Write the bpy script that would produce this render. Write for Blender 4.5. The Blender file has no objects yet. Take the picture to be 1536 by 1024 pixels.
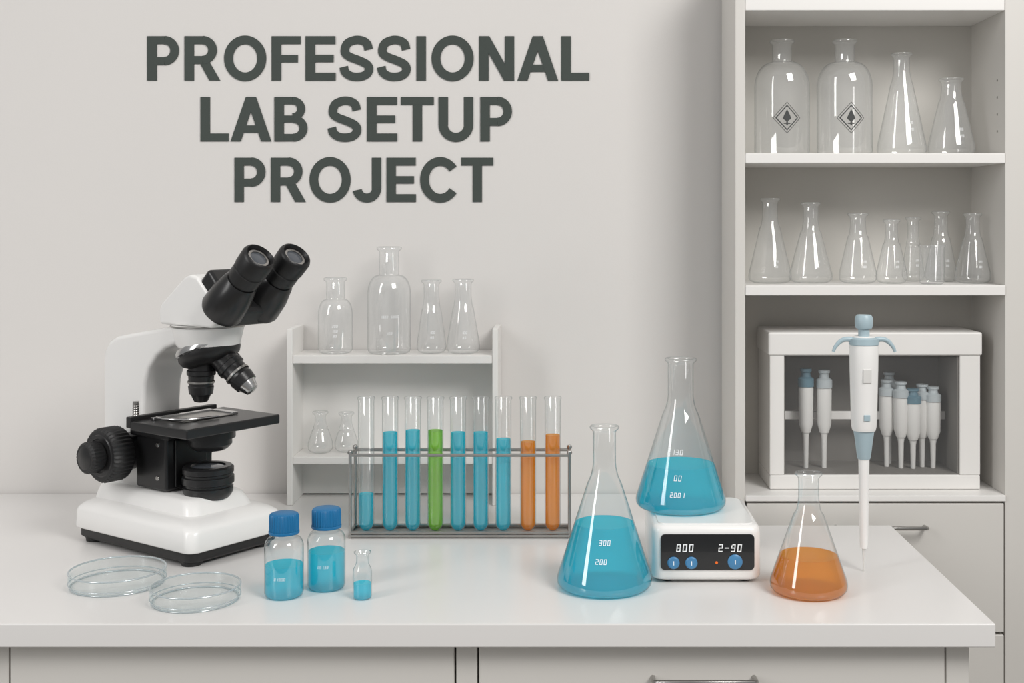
import bpy, bmesh, math
from mathutils import Vector, Matrix
sc = bpy.context.scene
try:
    sc.view_settings.view_transform = 'Standard'
except Exception:
    pass

# ------------------------------------------------------------------ helpers
def lin(c):
    return tuple(((v/255)/12.92 if v/255 <= 0.04045 else ((v/255+0.055)/1.055)**2.4) for v in c)+(1,)

def pmat(name, rgb, rough=0.5, metal=0.0, noise=0.03, scale=8.0, bump=0.0, coat=0.0):
    m = bpy.data.materials.new(name); m.use_nodes = True
    nt = m.node_tree; b = nt.nodes['Principled BSDF']
    c = lin(rgb)
    tc = nt.nodes.new('ShaderNodeTexCoord')
    n = nt.nodes.new('ShaderNodeTexNoise'); n.inputs['Scale'].default_value = scale
    n.inputs['Detail'].default_value = 3
    nt.links.new(tc.outputs['Object'], n.inputs['Vector'])
    r = nt.nodes.new('ShaderNodeValToRGB')
    r.color_ramp.elements[0].color = tuple(v*(1-noise) for v in c[:3])+(1,)
    r.color_ramp.elements[1].color = tuple(min(1, v*(1+noise)) for v in c[:3])+(1,)
    r.color_ramp.elements[0].position = .3; r.color_ramp.elements[1].position = .7
    nt.links.new(n.outputs['Fac'], r.inputs['Fac'])
    nt.links.new(r.outputs['Color'], b.inputs['Base Color'])
    b.inputs['Roughness'].default_value = rough
    b.inputs['Metallic'].default_value = metal
    b.inputs['Coat Weight'].default_value = coat
    if bump > 0:
        n2 = nt.nodes.new('ShaderNodeTexNoise'); n2.inputs['Scale'].default_value = 400
        nt.links.new(tc.outputs['Object'], n2.inputs['Vector'])
        bp = nt.nodes.new('ShaderNodeBump'); bp.inputs['Strength'].default_value = bump
        bp.inputs['Distance'].default_value = 0.0005
        nt.links.new(n2.outputs['Fac'], bp.inputs['Height'])
        nt.links.new(bp.outputs['Normal'], b.inputs['Normal'])
    return m

def glassmat(name, centre=(.965, .975, .975), edge=(.50, .54, .54), milky=.03, gl=.75, base=.09):
    m = bpy.data.materials.new(name); m.use_nodes = True
    nt = m.node_tree; nt.nodes.clear()
    out = nt.nodes.new('ShaderNodeOutputMaterial')
    lw = nt.nodes.new('ShaderNodeLayerWeight'); lw.inputs['Blend'].default_value = .5
    cr = nt.nodes.new('ShaderNodeValToRGB')
    e = cr.color_ramp.elements
    e[0].position = .55; e[0].color = centre+(1,)
    e[1].position = .97; e[1].color = edge+(1,)
    nt.links.new(lw.outputs['Facing'], cr.inputs['Fac'])
    tr = nt.nodes.new('ShaderNodeBsdfTransparent')
    nt.links.new(cr.outputs['Color'], tr.inputs['Color'])
    gs = nt.nodes.new('ShaderNodeBsdfGlossy'); gs.inputs['Roughness'].default_value = .03
    gs.inputs['Color'].default_value = (1, 1, 1, 1)
    p = nt.nodes.new('ShaderNodeMath'); p.operation = 'POWER'; p.inputs[1].default_value = 4.0
    nt.links.new(lw.outputs['Facing'], p.inputs[0])
    ma = nt.nodes.new('ShaderNodeMath'); ma.operation = 'MULTIPLY_ADD'
    ma.inputs[1].default_value = gl*.75; ma.inputs[2].default_value = base
    nt.links.new(p.outputs[0], ma.inputs[0])
    mx = nt.nodes.new('ShaderNodeMixShader')
    nt.links.new(ma.outputs[0], mx.inputs[0])
    nt.links.new(tr.outputs[0], mx.inputs[1]); nt.links.new(gs.outputs[0], mx.inputs[2])
    df = nt.nodes.new('ShaderNodeBsdfDiffuse'); df.inputs['Color'].default_value = (.95, .95, .95, 1)
    mx2 = nt.nodes.new('ShaderNodeMixShader'); mx2.inputs[0].default_value = milky
    nt.links.new(mx.outputs[0], mx2.inputs[1]); nt.links.new(df.outputs[0], mx2.inputs[2])
    nt.links.new(mx2.outputs[0], out.inputs['Surface'])
    return m

def liquidmat(name, tint, body, f=.35, refr=.4):
    m = bpy.data.materials.new(name); m.use_nodes = True
    nt = m.node_tree; nt.nodes.clear()
    out = nt.nodes.new('ShaderNodeOutputMaterial')
    tr = nt.nodes.new('ShaderNodeBsdfTransparent'); tr.inputs['Color'].default_value = lin(tint)
    rf = nt.nodes.new('ShaderNodeBsdfRefraction'); rf.inputs['Color'].default_value = lin(tint)
    rf.inputs['IOR'].default_value = 1.33; rf.inputs['Roughness'].default_value = .03
    cl = nt.nodes.new('ShaderNodeMixShader'); cl.inputs[0].default_value = refr
    nt.links.new(tr.outputs[0], cl.inputs[1]); nt.links.new(rf.outputs[0], cl.inputs[2])
    df = nt.nodes.new('ShaderNodeBsdfDiffuse'); tl = nt.nodes.new('ShaderNodeBsdfTranslucent')
    tc = nt.nodes.new('ShaderNodeTexCoord')
    nz = nt.nodes.new('ShaderNodeTexNoise'); nz.inputs['Scale'].default_value = 14
    nt.links.new(tc.outputs['Object'], nz.inputs['Vector'])
    r = nt.nodes.new('ShaderNodeValToRGB'); c = lin(body)
    r.color_ramp.elements[0].color = tuple(v*.93 for v in c[:3])+(1,)
    r.color_ramp.elements[1].color = tuple(min(1, v*1.05) for v in c[:3])+(1,)
    nt.links.new(nz.outputs['Fac'], r.inputs['Fac'])
    nt.links.new(r.outputs['Color'], df.inputs['Color']); nt.links.new(r.outputs['Color'], tl.inputs['Color'])
    a = nt.nodes.new('ShaderNodeMixShader'); a.inputs[0].default_value = .5
    nt.links.new(df.outputs[0], a.inputs[1]); nt.links.new(tl.outputs[0], a.inputs[2])
    b = nt.nodes.new('ShaderNodeMixShader'); b.inputs[0].default_value = f
    nt.links.new(cl.outputs[0], b.inputs[1]); nt.links.new(a.outputs[0], b.inputs[2])
    gs = nt.nodes.new('ShaderNodeBsdfGlossy'); gs.inputs['Roughness'].default_value = .04
    lw = nt.nodes.new('ShaderNodeLayerWeight'); lw.inputs['Blend'].default_value = .12
    g = nt.nodes.new('ShaderNodeMixShader')
    mm = nt.nodes.new('ShaderNodeMath'); mm.operation = 'MULTIPLY_ADD'; mm.inputs[1].default_value = .12; mm.inputs[2].default_value = .015
    nt.links.new(lw.outputs['Facing'], mm.inputs[0]); nt.links.new(mm.outputs[0], g.inputs[0])
    nt.links.new(b.outputs[0], g.inputs[1]); nt.links.new(gs.outputs[0], g.inputs[2])
    nt.links.new(g.outputs[0], out.inputs['Surface'])
    return m

WALL = pmat('wall_paint', (214, 211, 208), .9, noise=.012, scale=2, bump=.12)
FLOOR = pmat('floor_vinyl', (150, 147, 142), .5, noise=.05, scale=5)
TOP = pmat('countertop_laminate', (224, 222, 220), .3, noise=.008, scale=3)
CAB = pmat('cabinet_lacquer', (208, 205, 200), .5, noise=.012, scale=3)
CABIN = pmat('cabinet_inside', (202, 199, 193), .6, noise=.012, scale=3)
SHELF = pmat('shelf_lacquer', (228, 226, 223), .45, noise=.01, scale=3)
WHITE = pmat('white_enamel', (236, 235, 233), .3, noise=.008, coat=.3)
BLACK = pmat('black_plastic', (28, 28, 29), .3, noise=.1, scale=30)
BLACKM = pmat('black_matte', (22, 22, 23), .42, noise=.1, scale=30)
RUB = pmat('ribbed_rubber', (30, 30, 31), .5, noise=.15, scale=60)
CHROME = pmat('chrome', (200, 200, 200), .18, 1.0)
STEEL = pmat('brushed_steel', (170, 168, 165), .32, 1.0, noise=.08, scale=40)
BOXW = pmat('box_white', (224, 222, 219), .45)
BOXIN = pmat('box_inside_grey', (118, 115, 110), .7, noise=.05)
TEXT = pmat('lettering_dark_green_grey', (62, 69, 65), .8)
CAPB = pmat('cap_blue', (18, 108, 160), .4, noise=.05, scale=40)
PIPB = pmat('pipette_blue_grey', (164, 184, 192), .4)
PIPB2 = pmat('pipette_teal_grey', (92, 124, 138), .4)
PIPC = pmat('pipette_pale_grey', (178, 186, 189), .4)
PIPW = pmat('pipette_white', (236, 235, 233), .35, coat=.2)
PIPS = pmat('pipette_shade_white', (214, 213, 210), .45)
MARK = pmat('white_print', (244, 247, 249), .6)
MARKD = pmat('dark_print', (60, 62, 62), .6)
PANEL = pmat('display_black', (18, 20, 22), .2, coat=.5)
BTN = pmat('button_blue', (70, 130, 175), .35)
ORG = pmat('led_orange', (235, 110, 30), .4)
LENS = pmat('lens_dark', (80, 84, 90), .12, noise=.1)
GLASS = glassmat('clear_glass', edge=(.42, .47, .48))
GLASSR = glassmat('clear_glass_shelf', (.95, .955, .955), (.60, .62, .62), .08, .7)
PGLASS = glassmat('petri_glass', (.985, .99, .99), (.86, .92, .93), .0, .12, .03)
PRIM = glassmat('petri_rim', (.50, .64, .68), (.38, .50, .54), .30, .5, .2)
PANE = glassmat('clear_pane', (.97, .97, .97), (.8, .8, .8), .04, .3, .03)
LBLUE = liquidmat('liquid_cyan', (60, 236, 254), (0, 236, 253), .38)
LBLUE2 = liquidmat('liquid_cyan_tube', (112, 232, 246), (20, 226, 244), .38)
LBTOP = liquidmat('liquid_cyan_surface', (110, 240, 254), (50, 238, 253), .45, .2)
LORG = liquidmat('liquid_orange', (255, 195, 60), (255, 188, 0), .40)
LOTOP = liquidmat('liquid_orange_surface', (255, 208, 110), (255, 196, 60), .45, .2)
LGRN = liquidmat('liquid_green', (188, 238, 90), (168, 228, 40), .38)
TOPM = {LBLUE: LBTOP, LBLUE2: LBTOP, LORG: LOTOP, LGRN: LGRN}

def empty(name, loc=(0, 0, 0), rotz=0):
    e = bpy.data.objects.new(name, None); e.location = loc; e.rotation_euler = (0, 0, rotz)
    e.empty_display_size = .02
    sc.collection.objects.link(e); return e

def mk(name, verts, faces, mat, parent=None, smooth=False, bevel=0, loc=None, seg=3):
    me = bpy.data.meshes.new(name); me.from_pydata([tuple(v) for v in verts], [], faces)
    bm = bmesh.new(); bm.from_mesh(me); bmesh.ops.recalc_face_normals(bm, faces=bm.faces); bm.to_mesh(me); bm.free()
    me.materials.append(mat)
    o = bpy.data.objects.new(name, me); sc.collection.objects.link(o)
    if parent: o.parent = parent
    if loc: o.location = loc
    if smooth:
        for p in me.polygons: p.use_smooth = True
    if bevel:
        b = o.modifiers.new('bevel', 'BEVEL'); b.width = bevel; b.segments = seg; b.limit_method = 'ANGLE'
        b.angle_limit = math.radians(30)
        for p in me.polygons: p.use_smooth = True
        w = o.modifiers.new('wn', 'WEIGHTED_NORMAL'); w.keep_sharp = True
    return o

def box(name, x0, x1, y0, y1, z0, z1, mat, parent=None, bevel=0.001):
    v = [(x0, y0, z0), (x1, y0, z0), (x1, y1, z0), (x0, y1, z0), (x0, y0, z1), (x1, y0, z1), (x1, y1, z1), (x0, y1, z1)]
    f = [(0, 1, 2, 3), (4, 5, 6, 7), (0, 1, 5, 4), (1, 2, 6, 5), (2, 3, 7, 6), (3, 0, 4, 7)]
    return mk(name, v, f, mat, parent, bevel=bevel)

def prism(name, prof, v0, v1, mat, parent=None, bevel=.002):
    n = len(prof)
    v = [(p[0], v0, p[1]) for p in prof]+[(p[0], v1, p[1]) for p in prof]
    f = [tuple(range(n)), tuple(range(n, 2*n))]+[(i, (i+1) % n, n+(i+1) % n, n+i) for i in range(n)]
    return mk(name, v, f, mat, parent, bevel=bevel)

def extrude_z(name, poly, z0, z1, mat, parent=None, bevel=.002):
    n = len(poly)
    v = [(p[0], p[1], z0) for p in poly]+[(p[0], p[1], z1) for p in poly]
    f = [tuple(range(n)), tuple(range(n, 2*n))]+[(i, (i+1) % n, n+(i+1) % n, n+i) for i in range(n)]
    return mk(name, v, f, mat, parent, bevel=bevel)

def lathe(name, prof, mat, parent=None, loc=(0, 0, 0), segs=48, axis=None, flute=0, sharp=True):
    v = []; f = []; rings = []
    for (r, z) in prof:
        if r < 1e-6:
            rings.append([len(v)]); v.append(Vector((0, 0, z)))
        else:
            s = len(v); rings.append(list(range(s, s+segs)))
            for i in range(segs):
                a = 2*math.pi*i/segs
                rr = r*(1-(flute if (i % 2) else 0))
                v.append(Vector((rr*math.cos(a), rr*math.sin(a), z)))
    for a, b in zip(rings[:-1], rings[1:]):
        if len(a) == 1 and len(b) == 1: continue
        for i in range(segs):
            j = (i+1) % segs
            if len(a) == 1: f.append((a[0], b[i], b[j]))
            elif len(b) == 1: f.append((a[i], a[j], b[0]))
            else: f.append((a[i], a[j], b[j], b[i]))
    if axis is not None:
        q = Vector((0, 0, 1)).rotation_difference(Vector(axis).normalized())
        v = [q @ p for p in v]
    v = [p+Vector(loc) for p in v]
    o = mk(name, v, f, mat, parent, smooth=True)
    if sharp:
        o.data.set_sharp_from_angle(angle=math.radians(38))
    return o

def ring(name, R, r, z, mat, parent, segs=72, n=8):
    prof = [(R+r*math.cos(2*math.pi*i/n), z+r*math.sin(2*math.pi*i/n)) for i in range(n+1)]
    return lathe(name, prof, mat, parent, segs=segs, sharp=False)

def rod(name, p1, p2, r, mat, parent=None, segs=16):
    p1 = Vector(p1); p2 = Vector(p2); L = (p2-p1).length
    return lathe(name, [(0, 0), (r, 0), (r, L), (0, L)], mat, parent, p1, segs, axis=(p2-p1))

def sweep(name, pts, r, mat, parent=None, radii=None):
    cu = bpy.data.curves.new(name, 'CURVE'); cu.dimensions = '3D'; cu.bevel_depth = r; cu.bevel_resolution = 4
    s = cu.splines.new('POLY'); s.points.add(len(pts)-1)
    for i, p in enumerate(pts):
        s.points[i].co = (p[0], p[1], p[2], 1)
        if radii: s.points[i].radius = radii[i]
    s.use_smooth = True; cu.use_fill_caps = True
    cu.materials.append(mat)
    o = bpy.data.objects.new(name, cu); sc.collection.objects.link(o)
    if parent: o.parent = parent
    return o

def rad(prof, z):
    for (r0, z0), (r1, z1) in zip(prof[:-1], prof[1:]):
        if z0 <= z <= z1 and z1 > z0:
            return r0+(r1-r0)*(z-z0)/(z1-z0)
    return prof[-1][0]

def erl(r, h, nr, zn):
    p = [(0, 0), (r-.007, 0), (r-.0025, .0018), (r-.0004, .0045), (r, .008), (r*.985, .012)]
    a = Vector((r*.985, .012))
    for t in (.15, .3, .45, .6, .75, .87):
        q = a.lerp(Vector((nr+.0015, zn-.002)), t); p.append((q.x, q.y))
    p += [(nr+.0012+.12*(r-nr)*.25, zn-.007 if zn > .03 else zn-.003), (nr+.0006, zn), (nr, zn+.005), (nr, h-.006),
          (nr+.0012, h-.004), (nr+.0028, h-.0028), (nr+.0032, h-.0014), (nr+.0026, h-.0002), (nr+.0008, h), (nr-.0006, h-.001)]
    return sorted(p[:-1], key=lambda q: q[1])+[p[-1]]

def bottle(r, h, nr, hb, hs):
    p = [(0, .0015), (r*.6, .001), (r-.005, 0), (r-.0015, .0015), (r, .005), (r, hb)]
    for i in range(1, 9):
        t = i/8
        rr = nr+(r-nr)*max(math.cos(math.pi/2*t), 0)**.9
        zz = hb+(hs-hb)*math.sin(math.pi/2*t)
        p.append((max(rr, nr), zz))
    p += [(nr, hs+.002), (nr, h-.006), (nr+.0012, h-.0048), (nr+.003, h-.0035), (nr+.0032, h-.001), (nr+.001, h), (nr-.0006, h-.001)]
    return p

def liquid(name, prof, zl, mat, parent, off=.0009):
    q = [(0, .0012)]
    for (r, z) in prof:
        if 0 < r and z < zl-.0008: q.append((max(r-off, .0005), max(z, .0012)))
    R = rad(prof, zl)-off
    q += [(R, zl), (R-.0010, zl-.0006), (R-.0022, zl-.0008), (0, zl-.0008)]
    o = lathe(name, q, mat, parent, sharp=False)
    o.data.materials.append(TOPM[mat])
    for pl in o.data.polygons:
        if min(o.data.vertices[i].co.z for i in pl.vertices) >= zl-.00081: pl.material_index = 1
    o.data.set_sharp_from_angle(angle=math.radians(60))
    return o

SEG = {'0': 'abcdef', '1': 'bc', '2': 'abged', '3': 'abgcd', '8': 'abcdefg', '9': 'abcdfg', '5': 'afgcd', '-': 'g', ' ': '', '6': 'afgedc', 'm': 'agbcef', 'l': 'def'}
def seg_quads(text, h, t=.11, slant=.12):
    w = .55; out = []; x = 0
    S = {'a': (0, 1-t, w, 1), 'g': (0, .5-t/2, w, .5+t/2), 'd': (0, 0, w, t), 'f': (0, .5, t, 1), 'e': (0, 0, t, .5), 'b': (w-t, .5, w, 1), 'c': (w-t, 0, w, .5)}
    for ch in text:
        for s in SEG[ch]:
            a, b, c, d = S[s]
            out.append([(x+a+slant*b, b), (x+c+slant*b, b), (x+c+slant*d, d), (x+a+slant*d, d)])
        x += w+.28
    tot = x-.28
    return [[((p[0]-tot/2)*h, (p[1]-.5)*h) for p in q] for q in out]

def print_on(name, quads, prof, zc, mat, parent, ang0=0, off=.0004):
    v = []; f = []
    for i, q in enumerate(quads):
        s = len(v)
        for (a, z) in q:
            zz = zc+z; r = rad(prof, zz)+off+.00002*(i % 5); th = ang0+a/r
            v.append((r*math.sin(th), -r*math.cos(th), zz))
        f.append(tuple(range(s, s+len(q))))
    return mk(name, v, f, mat, parent)

# ------------------------------------------------------------------ room
T = .75
box('floor', -2.2, 2.2, -1.2, 1.56, -.05, 0, FLOOR, bevel=0)
box('wall_back', -2.2, 2.2, 1.52, 1.60, 0, 2.6, WALL, bevel=0)

# ------------------------------------------------------------------ lettering on the wall
def arc(cx, cy, rx, ry, a0, a1, n=20):
    return [(cx+rx*math.cos(math.radians(a0+(a1-a0)*i/n)), cy+ry*math.sin(math.radians(a0+(a1-a0)*i/n))) for i in range(n+1)]
def cat(pts, n=8):
    P = [Vector(p) for p in pts]; P = [2*P[0]-P[1]]+P+[2*P[-1]-P[-2]]; o = []
    for i in range(1, len(P)-2):
        for k in range(n):
            t = k/n; a, b, c, d = P[i-1:i+3]
            o.append(tuple(.5*((2*b)+(c-a)*t+(2*a-5*b+4*c-d)*t*t+(3*b-a-3*c+d)*t**3)))
    o.append(tuple(P[-2])); return o
def rib(pts, w):
    L = []; n = len(pts); closed = (Vector(pts[0])-Vector(pts[-1])).length < 1e-4
    for i, p in enumerate(pts):
        if closed and i in (0, n-1): a = Vector(pts[-2]); b = Vector(pts[1])
        else: a = Vector(pts[max(0, i-1)]); b = Vector(pts[min(n-1, i+1)])
        d = (b-a).normalized()
        nn = Vector((-d.y, d.x))*w/2; p = Vector(p); L.append((p+nn, p-nn))
    return [[tuple(L[i][0]), tuple(L[i][1]), tuple(L[i+1][1]), tuple(L[i+1][0])] for i in range(n-1)]
def rc(x0, y0, x1, y1): return [[(x0, y0), (x1, y0), (x1, y1), (x0, y1)]]
t = .212; u = .178; lb = .075
def glyph(c):
    if c == ' ': return [], .33
    if c == 'P': return [rc(lb, 0, lb+t, 1), rc(lb, 1-u, .46, 1), rc(lb, .35, .46, .35+u), rib(arc(.46, .675, .225, .2355, 90, -90), u+.012)], .83
    if c == 'R': return [rc(lb, 0, lb+t, 1), rc(lb, 1-u, .48, 1), rc(lb, .375, .48, .375+u), rib(arc(.48, .6875, .22, .2235, 90, -90), u+.012), [[(.40, .42), (.63, .42), (.87, 0), (.63, 0)]]], .91
    if c == 'O': return [rib(arc(.515, .5, .37, .416, 0, 360, 56), .198)], 1.03
    if c == 'C': return [rib(arc(.50, .5, .36, .416, 36, 324, 44), .198)], .95
    if c == 'F': return [rc(lb, 0, lb+t, 1), rc(lb, 1-u, .72, 1), rc(lb, .41, .66, .41+u-.01)], .755
    if c == 'E': return [rc(lb, 0, lb+t, 1), rc(lb, 1-u, .74, 1), rc(lb, .415, .70, .415+u-.01), rc(lb, 0, .745, u)], .80
    if c == 'S': return [rib(cat([(.125, .31), (.16, .19), (.27, .108), (.42, .083), (.57, .108), (.665, .18), (.685, .29), (.62, .38), (.44, .465), (.27, .53), (.165, .61), (.155, .72), (.21, .84), (.33, .90), (.44, .917), (.56, .892), (.645, .825), (.68, .70)]), .19)], .835
    if c == 'I': return [rc(lb, 0, lb+t, 1)], .365
    if c == 'N': return [rc(lb, 0, lb+t, 1), rc(.65, 0, .65+t-.005, 1), [[(lb, 1), (lb+.228, 1), (.857, 0), (.629, 0)]]], .93
    if c == 'A': return [[[(.0, 0), (.225, 0), (.565, 1), (.34, 1)]], [[(.68, 0), (.905, 0), (.565, 1), (.34, 1)]], rc(.22, .195, .69, .36)], .90
    if c == 'L': return [rc(lb, 0, lb+t, 1), rc(lb, 0, .70, u)], .745
    if c == 'B': return [rc(lb, 0, lb+t, 1), rc(lb, 1-u+.01, .48, 1), rc(lb, .425, .50, .425+u-.02), rc(lb, 0, .50, u-.01), rib(arc(.48, .7325, .19, .184, 90, -90), u-.006), rib(arc(.50, .294, .22, .209, 90, -90), u+.002)], .895
    if c == 'T': return [rc(.03, 1-u, .76, 1), rc(.29, 0, .29+t, 1)], .79
    if c == 'U': return [rc(lb, .36, lb+t, 1), rc(.64, .36, .64+t-.005, 1), rib(arc(.4625, .37, .283, .281, 180, 360, 28), .205)], .93
    if c == 'J': return [rc(.44, .3, .44+t, 1), rib(arc(.325, .30, .221, .211, -172, 0, 20), .205)], .70
V = []; F = []
for txt, x0, x1, zb in (('PROFESSIONAL', -.531, .0287, 1.2725), ('LAB SETUP', -.4636, -.0692, 1.1956), ('PROJECT', -.4205, -.0929, 1.1188)):
    qs = []; x = 0; kk = 0
    for ch in txt:
        g, adv = glyph(ch)
        for st in g:
            kk += 1
            for q in st: qs.append(([(p[0]+x, p[1]) for p in q], kk % 9))
        x += adv
    mn = min(p[0] for q, _ in qs for p in q); mx = max(p[0] for q, _ in qs for p in q); s = (x1-x0)/(mx-mn)
    for q, gi in qs:
        k = len(V); n = len(q)
        for dy in (1.5187-gi*.00003, 1.5199):
            for p in q: V.append((x0+(p[0]-mn)*s, dy, zb+p[1]*.0562))
        F.append(tuple(range(k, k+n))); F += [(k+i, k+(i+1) % n, k+n+(i+1) % n, k+n+i) for i in range(n)]
mk('wall_lettering', V, F, TEXT)

# ------------------------------------------------------------------ lab bench
e = empty('lab_bench')
extrude_z('countertop', [(-1.15, 1.029), (.368, 1.029), (.368, 1.362), (.188, 1.362), (.188, 1.517), (-1.15, 1.517)], T-.0205, T, TOP, e, .0013)
box('carcass', -1.13, .351, 1.062, 1.355, .10, T-.021, CAB, e, .001)
box('plinth', -1.12, .34, 1.09, 1.35, 0, .10, CAB, e, .001)
box('stile_end', .331, .3512, 1.047, 1.064, .10, T-.021, CAB, e)
box('stile_mid', -.0965, -.078, 1.047, 1.064, .10, T-.021, CAB, e)
box('stile_left', -.512, -.4865, 1.047, 1.064, .10, T-.021, CAB, e)
for nm, a, b in (('door_front_1', -.485, -.098), ('drawer_front_1', -.0765, .3295), ('door_front_2', -.90, -.5135)):
    if nm.startswith('drawer'):
        box(nm, a, b, 1.045, 1.063, .56, .7265, CAB, e, .0015)
        box('drawer_front_2', a, b, 1.045, 1.063, .335, .556, CAB, e, .0015)
        box('drawer_front_3', a, b, 1.045, 1.063, .11, .331, CAB, e, .0015)
    else:
        box(nm, a, b, 1.045, 1.063, .11, .7265, CAB, e, .0015)
def handle(nm, xa, xb, y, z, par):
    sweep(nm, [(xa, y+.018, z-.002), (xa, y+.004, z-.001), (xa+.003, y, z), (xb-.003, y, z), (xb, y+.004, z-.001), (xb, y+.018, z-.002)], .0022, STEEL, par)
handle('handle_1', .075, .163, 1.028, .7, e)
handle('handle_2', .075, .163, 1.028, .50, e)
handle('handle_3', .075, .163, 1.028, .28, e)
sweep('handle_4', [(-.115, 1.046, .62), (-.115, 1.028, .617), (-.115, 1.028, .533), (-.115, 1.046, .53)], .0022, STEEL, e)

# ------------------------------------------------------------------ tall shelf cabinet
e = empty('shelf_cabinet')
YF = 1.385
box('side_left', .1945, .2062, YF, 1.505, 0, 1.42, CAB, e)
box('side_right', .506, .545, YF, 1.505, 0, 1.42, CAB, e)
box('back_panel', .2062, .506, 1.5, 1.508, 0, 1.42, CABIN, e, 0)
box('top_board', .2062, .506, YF+.001, 1.5, 1.338, 1.353, SHELF, e)
box('cornice', .2062, .506, YF+.004, 1.5, 1.3535, 1.42, CAB, e)
box('shelf_1', .2062, .506, YF-.001, 1.5, 1.1614, 1.173, SHELF, e)
box('shelf_2', .2062, .506, YF-.002, 1.5, 1.009, 1.0206, SHELF, e)
box('counter', .2062, .506, YF-.003, 1.5, .772, .779, SHELF, e)
box('drawer_front_1', .208, .504, YF-.002, 1.49, .621, .7695, CAB, e, .0012)
box('drawer_front_2', .208, .504, YF-.002, 1.49, .42, .618, CAB, e, .0012)
box('drawer_front_3', .208, .504, YF-.002, 1.49, .10, .417, CAB, e, .0012)
box('plinth', .208, .504, YF+.02, 1.49, 0, .098, CAB, e, .0012)
handle('handle_1', .310, .412, YF-.018, .745, e)
handle('handle_2', .310, .412, YF-.018, .585, e)
for i in range(4):
    lathe('pin_hole_%d' % i, [(0, 0), (.0015, 0), (.0015, .0006), (0, .0006)], STEEL, e, (.5062, 1.41, 1.20+i*.02), 12, axis=(-1, 0, 0))

def vessel(name, prof, loc, mat=GLASSR, marks=None):
    o = lathe('glass', prof, mat, None, (0, 0, 0), 48, sharp=False)
    if marks:
        p = empty(name); o.parent = p; p.location = loc
        marks(p, prof); return p
    o.name = name; o.location = loc
    return o

def diamond(par, prof):
    z0 = .043; q = []
    def rg(a, b):
        P = [(a, 0), (0, a), (-a, 0), (0, -a)]; Q = [(b, 0), (0, b), (-b, 0), (0, -b)]
        for i in range(4):
            j = (i+1) % 4; N = 4
            for k in range(N):
                s0, s1 = k/N, (k+1)/N
                L = lambda A, B, s: (A[0]+(B[0]-A[0])*s, (A[1]+(B[1]-A[1])*s)*1.1)
                q.append([L(P[i], P[j], s0), L(P[i], P[j], s1), L(Q[i], Q[j], s1), L(Q[i], Q[j], s0)])
    rg(.0168, .0160); rg(.0138, .0122)
    q.append([(-.005, -.001), (0, -.005), (.005, -.001), (.0035, .003), (0, .010), (-.0035, .003)])
    q.append([(-.001, -.009), (.001, -.009), (.001, -.004), (-.001, -.004)])
    q.append([(-.004, -.0075), (.004, -.0075), (.004, -.0063), (-.004, -.0063)])
    print_on('hazard_label', q, prof, z0, MARKD, par)
def grad(zs, txts, h=.004, mat=MARK):
    def f(par, prof):
        for i, (z, s) in enumerate(zip(zs, txts)):
            print_on('print_%d' % i, seg_quads(s, h), prof, z, mat, par, .15)
    return f
zS1 = 1.1731; zS2 = 1.0207
for x in (.2584, .3336):
    vessel('glass_reagent_bottle', bottle(.0328, .139, .0115, .082, .112), (x, 1.44, zS1), marks=diamond)
vessel('erlenmeyer_flask', erl(.0292, .123, .0095, .098), (.402, 1.44, zS1), marks=grad([.03, .038], ['120', '200'], .003))
vessel('erlenmeyer_flask', erl(.0278, .0925, .0115, .074), (.4605, 1.437, zS1), marks=grad([.022, .03], ['120', '200'], .003))
for x, y, r, h, nr, zn in ((.244, 1.44, .0257, .1015, .009, .076), (.2935, 1.443, .0257, .0965, .009, .070), (.3483, 1.435, .0225, .0835, .0092, .064),
                           (.3872, 1.43, .0185, .076, .0072, .055), (.4255, 1.474, .0135, .079, .0065, .052), (.4574, 1.467, .0195, .086, .0078, .062),
                           (.4845, 1.432, .0210, .0835, .0078, .062)):
    vessel('erlenmeyer_flask', erl(r, h, nr, zn), (x, y, zS2), marks=grad([.02, .026], ['80', '120'], .0025))
vessel('glass_beaker', [(0, .001), (.012, 0), (.0142, .002), (.0145, .005), (.0145, .042), (.0158, .0455), (.015, .046)], (.4295, 1.412, zS2))

# ------------------------------------------------------------------ pipette storage box
e = empty('pipette_storage_box')
x0, x1, y0, y1, z0, z1 = .239, .4867, 1.412, 1.496, .7792, .964
box('base', x0, x1, y0, y1, z0, z0+.017, BOXW, e, .0015)
box('lid', x0-.002, x1+.002, y0-.002, y1, z1-.027, z1, BOXW, e, .0025)
box('side_left', x0, x0+.017, y0, y1, z0+.017, z1-.026, BOXW, e)
box('side_right', x1-.024, x1, y0, y1, z0+.017, z1-.026, BOXW, e)
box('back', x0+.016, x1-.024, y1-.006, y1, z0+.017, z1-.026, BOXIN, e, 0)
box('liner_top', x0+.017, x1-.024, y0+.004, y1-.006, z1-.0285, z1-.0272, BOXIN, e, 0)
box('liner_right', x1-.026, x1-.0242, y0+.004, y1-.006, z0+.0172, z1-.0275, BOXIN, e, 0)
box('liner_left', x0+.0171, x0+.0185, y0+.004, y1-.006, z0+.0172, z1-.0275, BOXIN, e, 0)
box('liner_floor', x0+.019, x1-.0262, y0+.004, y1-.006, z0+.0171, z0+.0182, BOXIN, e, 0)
mk('door_pane', [(x0+.017, y0+.003, z0+.017), (x1-.024, y0+.003, z0+.017), (x1-.024, y0+.003, z1-.026), (x0+.017, y0+.003, z1-.026)], [(0, 1, 2, 3)], PANE, e)
zb = z0+.0185
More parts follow.
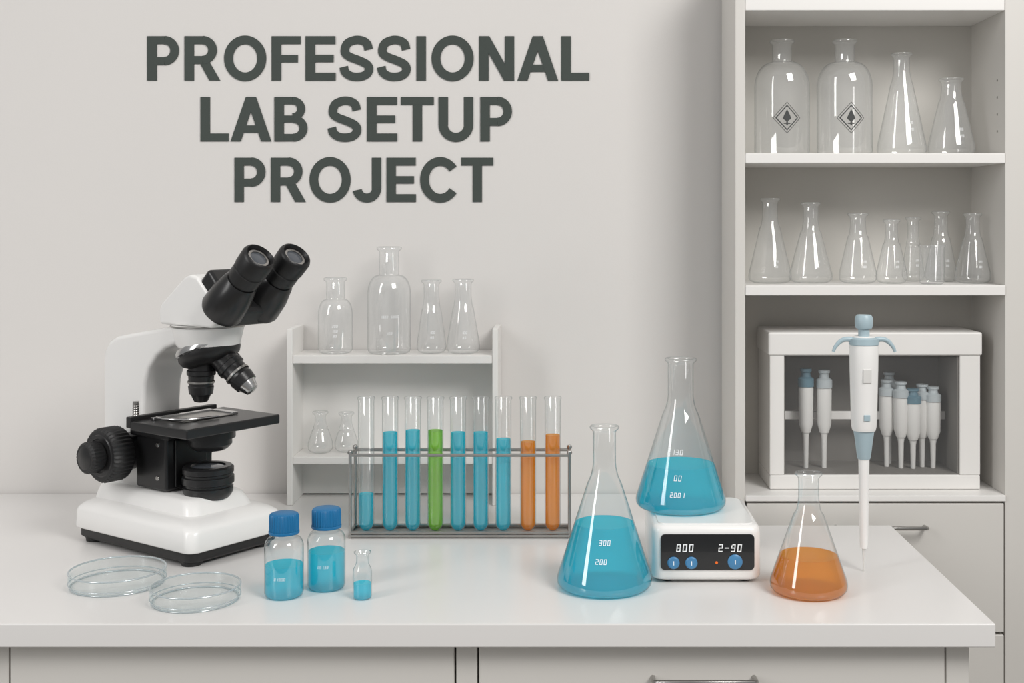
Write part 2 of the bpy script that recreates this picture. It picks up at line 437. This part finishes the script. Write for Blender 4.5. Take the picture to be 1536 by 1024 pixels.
def mini(i, x, y, h, cap, par):
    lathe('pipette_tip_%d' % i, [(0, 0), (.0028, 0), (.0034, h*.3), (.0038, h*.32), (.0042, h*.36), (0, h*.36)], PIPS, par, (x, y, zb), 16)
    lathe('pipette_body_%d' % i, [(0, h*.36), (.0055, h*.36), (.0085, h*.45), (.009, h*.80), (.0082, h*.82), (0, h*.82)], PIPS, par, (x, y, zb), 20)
    lathe('pipette_cap_%d' % i, [(0, h*.82), (.0095, h*.82), (.0095, h*.90), (.006, h*.92), (.0052, h*.96), (.007, h*.975), (.007, h), (0, h)], cap, par, (x, y, zb), 20)
mini(1, .288, 1.445, .120, PIPB2, e); mini(2, .3105, 1.447, .118, PIPC, e)
for i, (x, y, h) in enumerate(((.388, 1.455, .105), (.4025, 1.445, .104), (.4165, 1.443, .096), (.430, 1.452, .100), (.4415, 1.446, .098), (.396, 1.474, .112))):
    mini(i+3, x, y, h, PIPB2 if i in (2,) else PIPC, e)
box('rack_bar', x0+.0186, x1-.0262, 1.460, 1.464, zb+.056, zb+.066, BOXW, e, .0008)

# ------------------------------------------------------------------ small bench shelf
e = empty('bench_shelf')
yb = 1.517; yf = 1.455
box('side_left', -.3395, -.3325, yf, yb, T, T+.214, SHELF, e)
box('side_right', -.0903, -.0833, yf, yb, T, T+.214, SHELF, e)
box('shelf_top', -.3325, -.0903, yf+.001, yb, T+.172, T+.182, SHELF, e)
box('shelf_low', -.3325, -.0903, yf+.001, yb, T+.050, T+.059, SHELF, e)
box('back_panel', -.3325, -.0903, yb-.004, yb, T+.002, T+.172, SHELF, e, 0)
zt = T+.1821; yy = 1.484
vessel('glass_bottle', bottle(.0212, .093, .0112, .046, .066), (-.2860, yy, zt), marks=grad([.022, .028, .034], ['80', '150', '200'], .003))
vessel('glass_bottle', bottle(.0268, .131, .0122, .072, .096), (-.2195, yy, zt), marks=grad([.026, .046], ['100', '1800-5000'], .003))
vessel('erlenmeyer_flask', erl(.0182, .090, .0095, .062), (-.1672, yy, zt), marks=grad([.02, .026], ['80', '100'], .003))
vessel('erlenmeyer_flask', erl(.0207, .091, .0102, .064), (-.1280, yy, zt), marks=grad([.02, .026], ['80', '100'], .003))
zl = T+.0591
vessel('erlenmeyer_flask', erl(.0155, .051, .0065, .036), (-.3045, yy, zl))
vessel('erlenmeyer_flask', erl(.0145, .049, .0065, .034), (-.2735, yy+.006, zl))

# ------------------------------------------------------------------ petri dishes
def petri(loc, r, h):
    p = empty('petri_dish', loc)
    lathe('dish', [(0, .0006), (r-.003, .0006), (r-.0018, .0014), (r-.0015, h-.003)], PGLASS, p, segs=72)
    lathe('lid', [(r, .004), (r, h-.0006), (r-.0006, h), (0, h)], PGLASS, p, segs=72)
    ring('rim_top', r-.0002, .00085, h-.0005, PRIM, p)
    ring('rim_bottom', r-.0018, .0008, .0009, PRIM, p)
    ring('rim_lid', r, .0005, .004, PRIM, p)
    return p
petri((-.4277, 1.143, T), .044, .0145)
petri((-.338, 1.0935, T), .0397, .014)

# ------------------------------------------------------------------ capped reagent bottles
def capped(loc, r, h, zl, txt):
    p = empty('capped_media_bottle', loc)
    hb = h*.60; hs = h*.72
    pr = [(0, .001), (r-.004, 0), (r-.001, .0012), (r, .004), (r, hb)]
    for i in range(1, 9):
        a = math.pi/2*i/8
        pr.append((.0105+(r-.0105)*math.cos(a), hb+(hs-hb)*math.sin(a)))
    pr += [(.0105, h*.78), (.0125, h*.785), (.0125, h*.80), (.0105, h*.81), (.0105, h*.95)]
    lathe('glass', pr, GLASS, p, sharp=False)
    liquid('liquid', pr, zl, LBLUE, p)
    lathe('cap', [(.0125, h*.76), (.0134, h*.765), (.0136, h*.79), (.0136, h*.965), (.0128, h*.99), (.0110, h), (0, h)], CAPB, p, segs=64, flute=.05)
    lathe('cap_band', [(.0137, h*.755), (.0140, h*.76), (.0140, h*.785), (.0137, h*.79)], CAPB, p)
    print_on('print', seg_quads(txt, .0026, .1), pr, zl*.68, MARK, p, 0, .0005)
capped((-.2605, 1.106, T), .0178, .0765, .0295, '81900')
capped((-.2262, 1.130, T), .0176, .0755, .0355, '28138')

p = empty('glass_vial', (-.187, 1.0985, T))
pr = [(0, .0008), (.007, 0), (.0083, .001), (.0086, .003), (.0086, .024), (.008, .028), (.0062, .031), (.0055, .034), (.0055, .040), (.0075, .0415), (.0078, .0428), (.006, .0435)]
lathe('glass', pr, GLASS, p, sharp=False)
liquid('liquid', pr, .0145, LBLUE, p, .0008)

# ------------------------------------------------------------------ test tube rack
e = empty('test_tube_rack', (0, 0, T))
xa, xb, ya, yc = -.2375, .005, 1.303, 1.339
box('base_plate', xa, xb, ya, yc, .0015, .0045, STEEL, e, .0008)
for (x, y, i) in ((xa+.002, ya+.002, 1), (xb-.002, ya+.002, 2), (xa+.002, yc-.002, 3), (xb-.002, yc-.002, 4)):
    rod('post_%d' % i, (x, y, 0), (x, y, .0925), .0017, STEEL, e)
    lathe('post_cap_%d' % i, [(0, .091), (.0026, .0918), (.003, .0935), (.0022, .0955), (0, .0962)], STEEL, e, (x, y, 0), 16)
for nm, y, z in (('rail_top_front', ya+.002, .0905), ('rail_top_back', yc-.002, .0905), ('rail_low_front', ya+.002, .0065), ('rail_low_back', yc-.002, .0065)):
    rod(nm, (xa+.002, y, z), (xb-.002, y, z), .0018, STEEL, e)
for i, x in ((1, xa+.002), (2, xb-.002)):
    rod('rail_side_%d' % i, (x, ya+.002, .0905), (x, yc-.002, .0905), .0016, STEEL, e)
    rod('rail_side_low_%d' % i, (x, ya+.002, .0065), (x, yc-.002, .0065), .0016, STEEL, e)
tubes = [(-.2207, .0453, LBLUE2), (-.1943, .1128, LBLUE2), (-.1694, .115, LBLUE2), (-.1445, .115, LGRN), (-.1195, .1128, LBLUE2),
         (-.0946, .1128, LBLUE2), (-.0697, .1055, LBLUE2), (-.0425, .1026, LORG), (-.0154, .110, LORG)]
for x, zl_, m in tubes:
    p = empty('test_tube', (x, 1.321, T+.0046))
    r = .0088; h = .147
    pr = [(0, 0)]+[(r*math.sin(math.radians(a)), r-r*math.cos(math.radians(a))) for a in (15, 30, 45, 60, 75, 90)]+[(r, h-.003), (r+.0008, h-.002), (r+.001, h-.0008), (r+.0004, h), (r-.0004, h-.0004)]
    lathe('glass', pr, GLASS, p, sharp=False, segs=36)
    liquid('liquid', pr, zl_-.0046, m, p, .001)

# ------------------------------------------------------------------ flasks on the bench
p = empty('erlenmeyer_flask', (.0357, 1.1345, T)); pr = erl(.0449, .152, .0108, .112)
lathe('glass', pr, GLASS, p, sharp=False, segs=64); liquid('liquid', pr, .0606, LBLUE, p)
print_on('print_1', seg_quads('300', .0046), pr, .0495, MARK, p, -.03); print_on('print_2', seg_quads('200', .0046), pr, .0335, MARK, p, -.12)
p = empty('erlenmeyer_flask', (.1154, 1.2145, T+.0562)); pr = erl(.0455, .1505, .0130, .108)
lathe('glass', pr, GLASS, p, sharp=False, segs=64); liquid('liquid', pr, .044, LBLUE, p)
print_on('print_1', seg_quads('130', .0050), pr, .0605, MARK, p, -.22); print_on('print_2', seg_quads('00', .0052), pr, .0365, MARK, p, -.18)
print_on('print_3', seg_quads('2001', .0046), pr, .021, MARK, p, -.18)
p = empty('erlenmeyer_flask', (.2255, 1.1185, T)); pr = erl(.0358, .1115, .0095, .083)
lathe('glass', pr, GLASS, p, sharp=False, segs=64); liquid('liquid', pr, .0345, LORG, p)

# ------------------------------------------------------------------ magnetic stirrer
e = empty('magnetic_stirrer', (0, 0, T))
def rrect(xa, xb, ya, yb, r, n=8):
    o = []
    for cx, cy, a0 in ((xb-r, ya+r, -90), (xb-r, yb-r, 0), (xa+r, yb-r, 90), (xa+r, ya+r, 180)):
        for i in range(n+1):
            a = math.radians(a0+90*i/n); o.append((cx+r*math.cos(a), cy+r*math.sin(a)))
    return o
def layered(name, layers, mat, parent, ang=45):
    v = []; f = []; n = len(layers[0][0])
    for poly, z in layers:
        v += [(q[0], q[1], z) for q in poly]
    for k in range(len(layers)-1):
        for i in range(n):
            j = (i+1) % n; f.append((k*n+i, k*n+j, (k+1)*n+j, (k+1)*n+i))
    f.append(tuple(range(n))); f.append(tuple(range((len(layers)-1)*n, len(layers)*n)))
    o = mk(name, v, f, mat, parent, smooth=True); o.data.set_sharp_from_angle(angle=math.radians(ang)); return o
sx0, sx1, sy0, sy1 = .0815, .1855, 1.142, 1.262
L = []
for d, z in ((.004, .003), (.0015, .004), (0, .007), (0, .048), (.0006, .0515), (.002, .0538), (.004, .055)):
    L.append((rrect(sx0+d, sx1-d, sy0+d, sy1-d, .010), z))
layered('housing', L, WHITE, e)
layered('top_plate', [(rrect(sx0+.006, sx1-.006, sy0+.006, sy1-.006, .009), .0545), (rrect(sx0+.0065, sx1-.0065, sy0+.0065, sy1-.0065, .009), .0561)], WHITE, e)
for i, (x, y) in enumerate(((sx0+.015, sy0+.015), (sx1-.015, sy0+.015), (sx0+.015, sy1-.015), (sx1-.015, sy1-.015))):
    lathe('foot_%d' % i, [(0, 0), (.006, 0), (.006, .0035), (0, .0035)], BLACKM, e, (x, y, 0), 20)
def xzplate(name, poly, ya, yb, mat, par):
    n = len(poly); v = [(q[0], ya, q[1]) for q in poly]+[(q[0], yb, q[1]) for q in poly]
    f = [tuple(range(n)), tuple(range(n, 2*n))]+[(i, (i+1) % n, n+(i+1) % n, n+i) for i in range(n)]
    return mk(name, v, f, mat, par)
xzplate('display_panel', rrect(.0895, .1785, .0135, .0475, .004), sy0-.0012, sy0+.001, PANEL, e)
def segs_at(name, txt, h, x, z):
    q = seg_quads(txt, h, .13, .1); v = []; f = []
    for i, s in enumerate(q):
        k = len(v); v += [(x+a, sy0-.0015-.00002*(i % 4), z+b) for a, b in s]; f.append(tuple(range(k, k+len(s))))
    mk(name, v, f, MARK, e)
segs_at('digits_speed', '800', .0072, .112, .0345); segs_at('digits_temp', '2-90', .0072, .155, .0345)
for i, (x, z, r) in enumerate(((.1015, .0205, .0058), (.1185, .0205, .0058), (.160, .0215, .0070))):
    lathe('button_%d' % i, [(0, .0022), (r*.8, .0022), (r, .0012), (r, 0)], BTN, e, (x, sy0-.0012, z), 28, axis=(0, -1, 0))
    box('button_mark_%d' % i, x-.0004, x+.0004, sy0-.0038, sy0-.0034, z-.002, z+.002, MARK, e, 0)
lathe('led', [(0, .0008), (.0012, .0006), (.0014, 0)], ORG, e, (.1425, sy0-.0012, .0205), 14, axis=(0, -1, 0))

# ------------------------------------------------------------------ standing pipette
e = empty('micropipette', (.293, 1.183, T))
def PL(name, pts, mat, segs=32, **k): return lathe(name, pts, mat, e, segs=segs, **k)
TIP = glassmat('tip_plastic', (.82, .82, .80), (.6, .6, .58), .45, .3)
PL('tip', [(0, 0), (.0006, 0), (.0016, .020), (.0022, .024), (0, .024)], TIP)
PL('shaft', [(0, .023), (.0036, .023), (.0042, .030), (.0047, .070), (.0054, .112), (0, .112)], PIPW)
PL('collar', [(0, .111), (.0060, .111), (.0068, .114), (.0085, .128), (.0100, .138), (.0102, .1395), (0, .1395)], PIPB)
PL('body', [(0, .139), (.0112, .139), (.0122, .143), (.0128, .160), (.0138, .200), (.0140, .222), (.0130, .229), (.009, .2315), (0, .2315)], PIPW)
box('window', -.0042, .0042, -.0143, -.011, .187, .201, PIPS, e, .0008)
box('volume_window', -.003, .003, -.0134, -.0105, .150, .156, PIPB, e, .0005)
PL('plunger', [(0, .231), (.0055, .231), (.0055, .2385), (.0078, .2395), (.0086, .242), (.0086, .250), (.0070, .2525), (0, .2528)], PIPB)
for s, nm in ((1, 'hook_right'), (-1, 'hook_left')):
    pts = cat([(s*.004, .2255), (s*.014, .2285), (s*.022, .2275), (s*.028, .222), (s*.0305, .2165)], 6)
    n = len(pts)
    sweep(nm, [(q[0], -.001, q[1]) for q in pts], .0030, PIPB, e, [1-.5*i/(n-1) for i in range(n)])
PL('hook_collar', [(.0128, .222), (.0146, .224), (.0142, .229), (.011, .2305)], PIPB)

# ------------------------------------------------------------------ microscope
M = empty('microscope', (-.419, 1.290, T), math.radians(-35))
layered('base_plate_black', [(rrect(-.092, .094, -.054, .054, .010), .004), (rrect(-.095, .097, -.057, .057, .010), .007), (rrect(-.095, .097, -.057, .057, .010), .0155)], BLACKM, M, 60)
for i, (x, y) in enumerate(((-.08, -.044), (.082, -.044), (-.08, .044), (.082, .044))):
    lathe('foot_%d' % i, [(0, 0), (.010, 0), (.011, .006), (0, .006)], BLACKM, M, (x, y, 0), 20)
layered('base_white', [(rrect(-.098, .101, -.060, .060, .011), .0155), (rrect(-.099, .102, -.061, .061, .012), .017), (rrect(-.0985, .1015, -.0605, .0605, .012), .034),
                       (rrect(-.097, .099, -.059, .059, .013), .038), (rrect(-.094, .092, -.055, .055, .014), .0415), (rrect(-.088, .082, -.048, .048, .014), .045), (rrect(-.080, .07, -.040, .040, .014), .046)], WHITE, M, 70)
layered('base_deck', [(rrect(-.093, .080, -.043, .043, .014), .043), (rrect(-.092, .074, -.040, .040, .014), .052), (rrect(-.091, .070, -.037, .037, .014), .058), (rrect(-.088, .065, -.033, .033, .014), .0605)], WHITE, M, 70)
arm = [(-.095, .050), (-.0965, .19), (-.094, .203), (-.086, .213), (-.072, .219), (-.04, .2245), (0, .231), (.03, .2365), (.075, .2365), (.078, .222),
       (.03, .2165), (.012, .211), (-.003, .202), (-.016, .188), (-.023, .172), (-.025, .150), (-.025, .050)]
prism('arm', arm, -.025, .025, WHITE, M, .005)
box('focus_rack', -.030, .022, -.030, .030, .062, .124, BLACK, M, .003)
box('stage_bracket', -.035, .03, -.034, .034, .117, .1285, BLACKM, M, .002)
box('rack_cover', .0225, .0245, -.020, .020, .066, .115, BLACKM, M, .001)
for i in range(2):
    lathe('rack_screw_%d' % i, [(0, .0012), (.0022, .001), (.0026, 0)], STEEL, M, (.008, -.0302, .075+.035*i), 16, axis=(0, -1, 0))
for s, nm in ((-1, 'near'), (1, 'far')):
    lathe('focus_hub_'+nm, [(0, 0), (.020, 0), (.020, .016), (0, .016)], BLACK, M, (-.044, s*.026, .098), 40, axis=(0, s, 0))
    lathe('coarse_knob_'+nm, [(0, 0), (.0265, 0), (.0290, .003), (.0290, .022), (.0265, .025), (0, .025)], RUB, M, (-.044, s*.039, .098), 80, axis=(0, s, 0), flute=.04)
    lathe('coarse_face_'+nm, [(.0225, 0), (.0215, .001), (.018, .001), (.0175, 0)], BLACK, M, (-.044, s*.064, .098), 48, axis=(0, s, 0))
    lathe('fine_knob_'+nm, [(0, 0), (.0135, 0), (.0162, .003), (.0168, .015), (.0145, .0175), (0, .0175)], RUB, M, (-.044, s*.064, .098), 56, axis=(0, s, 0), flute=.05)
    lathe('fine_cap_'+nm, [(0, .0006), (.011, .0004), (.0118, 0)], BLACK, M, (-.044, s*.0816, .098), 40, axis=(0, s, 0))
box('stage', .003, .095, -.060, .060, .1285, .1385, BLACK, M, .0015)
box('stage_rail', -.004, .004, -.060, .050, .131, .1425, BLACKM, M, .001)
box('slide_holder_back', .016, .022, -.045, .030, .1385, .1415, CHROME, M, .0005)
box('slide_glass', .022, .058, -.035, .028, .1387, .1398, STEEL, M, .0002)
sweep('slide_clip', [(.020, -.040, .1412), (.035, -.043, .1415), (.052, -.036, .1412), (.060, -.020, .1410), (.063, .005, .1408)], .0013, CHROME, M)
box('slide_jaw', .022, .056, .028, .036, .1385, .1412, CHROME, M, .0005)
rod('spring_post', (-.004, -.048, .138), (-.004, -.048, .157), .0032, STEEL, M)
lathe('spring_coils', [(.0036 if i % 2 else .0030, .139+i*.0012) for i in range(14)], STEEL, M, (-.004, -.048, 0), 20)
ax = .052
lathe('condenser', [(0, .106), (.016, .106), (.019, .108), (.0225, .112), (.0225, .118), (.026, .1185), (.026, .1285), (0, .1285)], BLACK, M, (ax+.003, 0, 0), 48)
lathe('illuminator', [(.022, .056), (.0235, .058), (.0255, .062), (.0255, .067), (.0240, .068), (.0240, .070), (.0265, .071), (.0265, .078), (.0250, .079), (.0250, .081), (.0262, .082), (.0262, .087), (.024, .089), (.018, .089), (.017, .0875), (0, .0875)], BLACK, M, (ax, 0, 0), 56)
lathe('illuminator_lens', [(.0165, .0877), (.012, .0886), (0, .089)], LENS, M, (ax, 0, 0), 40)
head = [(.010, .2365), (.0085, .252), (.013, .259), (.050, .287), (.060, .2905), (.072, .288), (.108, .254), (.106, .247), (.094, .2365)]
prism('head', head, -.030, .030, WHITE, M, .004)
lathe('head_collar', [(0, .214), (.031, .214), (.033, .217), (.0375, .2365), (0, .2365)], WHITE, M, (ax, 0, 0), 56)
lathe('head_seam', [(.0378, .2345), (.0384, .2350), (.0384, .2360), (.0378, .2365)], STEEL, M, (ax, 0, 0), 56)
tax = Vector((.36, .05, -.93)).normalized()
c0 = Vector((ax-.001, 0, .214))
lathe('nosepiece_ring', [(0, -.002), (.033, -.002), (.0345, .001), (.0345, .004), (.033, .0055), (0, .0055)], CHROME, M, c0, 56, axis=tax)
lathe('nosepiece', [(0, .005), (.0325, .005), (.0325, .009), (.030, .014), (.022, .019), (0, .021)], BLACKM, M, c0, 56, axis=tax)
def objective(nm, p, d, L, tipm, k=1.12):
    pr = [(0, 0), (.012, 0), (.012, L*.22), (.0132, L*.24), (.0132, L*.34), (.0118, L*.36), (.0112, L*.6), (.0118, L*.62), (.0108, L*.80), (.0075, L*.82)]
    lathe(nm, [(a*k, b) for a, b in pr], BLACK, M, p, 36, axis=d)
    lathe(nm+'_tip', [(a*k, b) for a, b in [(.0095, L*.79), (.0088, L*.84), (.0062, L*.98), (.0035, L), (0, L)]], tipm, M, p, 32, axis=d)
    lathe(nm+'_ring', [(a*k, b) for a, b in [(.0120, L*.48), (.0124, L*.49), (.0124, L*.53), (.0120, L*.54)]], STEEL, M, p, 32, axis=d)
objective('objective_1', (.046, -.004, .199), (-.02, 0, -1), .044, BLACK)
objective('objective_2', (.066, .006, .203), (.68, .25, -.68), .050, CHROME)
objective('objective_3', (.052, .020, .200), (-.1, .75, -.75), .034, CHROME)
d = Vector((.72, 0, .70)).normalized(); ev = Vector((-d.z, 0, d.x))
o0 = Vector((.107, 0, .259))
def obox(name, a0, a1, b0, b1, v0, v1, mat, bev):
    vs = []
    for a in (a0, a1):
        for vv, b in ((v0, b0), (v1, b0), (v1, b1), (v0, b1)):
            q = o0+d*a+ev*b; vs.append((q.x, vv, q.z))
    f = [(0, 1, 2, 3), (4, 5, 6, 7), (0, 1, 5, 4), (1, 2, 6, 5), (2, 3, 7, 6), (3, 0, 4, 7)]
    return mk(name, vs, f, mat, M, bevel=bev)
obox('prism_housing', -.014, .012, -.018, .042, -.028, .028, BLACK, .005)
for s, nm in ((-1, 'near'), (1, 'far')):
    c = o0+Vector((0, s*.0235, 0))-d*.008
    lathe('ocular_tube_'+nm, [(0, 0), (.0205, 0), (.0222, .004), (.0212, .024), (.0175, .042), (.0155, .045), (0, .045)], BLACK, M, c, 48, axis=d)
    lathe('eyepiece_'+nm, [(.0145, .043), (.0145, .047), (.0162, .048), (.0162, .060), (.0153, .061), (.0153, .063), (.0170, .064), (.0173, .079), (.0160, .082), (.0142, .083), (.0128, .0805), (.0120, .078), (0, .078)], BLACKM, M, c, 48, axis=d)
    lathe('eyepiece_ring_'+nm, [(.0114, .0783), (.0110, .0794), (.0088, .0794), (.0086, .0783)], STEEL, M, c, 40, axis=d)
    lathe('eyepiece_lens_'+nm, [(.0086, .0782), (.005, .0792), (0, .0796)], LENS, M, c, 40, axis=d)

# ------------------------------------------------------------------ lights
def area(name, loc, target, sx, sy, power, col):
    l = bpy.data.lights.new(name, 'AREA'); l.shape = 'RECTANGLE'; l.size = sx; l.size_y = sy; l.energy = power; l.color = col
    o = bpy.data.objects.new(name, l); sc.collection.objects.link(o); o.location = loc
    o.rotation_euler = (Vector(target)-Vector(loc)).to_track_quat('-Z', 'Y').to_euler()
area('softbox_key', (1.0, -.1, 2.2), (-.15, 1.4, .9), .8, .8, 30, (1, .98, .955))
area('softbox_fill', (-1.4, .1, 1.7), (-.2, 1.4, .95), .35, 1.4, 12, (1, .99, .98))
w = bpy.data.worlds.new('world'); sc.world = w; w.use_nodes = True
nt = w.node_tree; bg = nt.nodes['Background']
tc = nt.nodes.new('ShaderNodeTexCoord'); sp = nt.nodes.new('ShaderNodeSeparateXYZ'); cr = nt.nodes.new('ShaderNodeValToRGB')
nt.links.new(tc.outputs['Generated'], sp.inputs[0]); nt.links.new(sp.outputs['Z'], cr.inputs['Fac'])
cr.color_ramp.elements[0].color = (.55, .55, .55, 1); cr.color_ramp.elements[1].color = (1, .99, .975, 1)
nt.links.new(cr.outputs['Color'], bg.inputs['Color']); bg.inputs['Strength'].default_value = .52

# ------------------------------------------------------------------ camera
cd = bpy.data.cameras.new('camera'); cam = bpy.data.objects.new('camera', cd); sc.collection.objects.link(cam)
cam.location = (0, 0, T+.346); cam.rotation_euler = (math.radians(90), 0, 0)
cd.sensor_width = 36; cd.lens = 42.1875; cd.shift_x = -82/1536; cd.shift_y = -182/1536; cd.clip_start = .01
sc.camera = cam
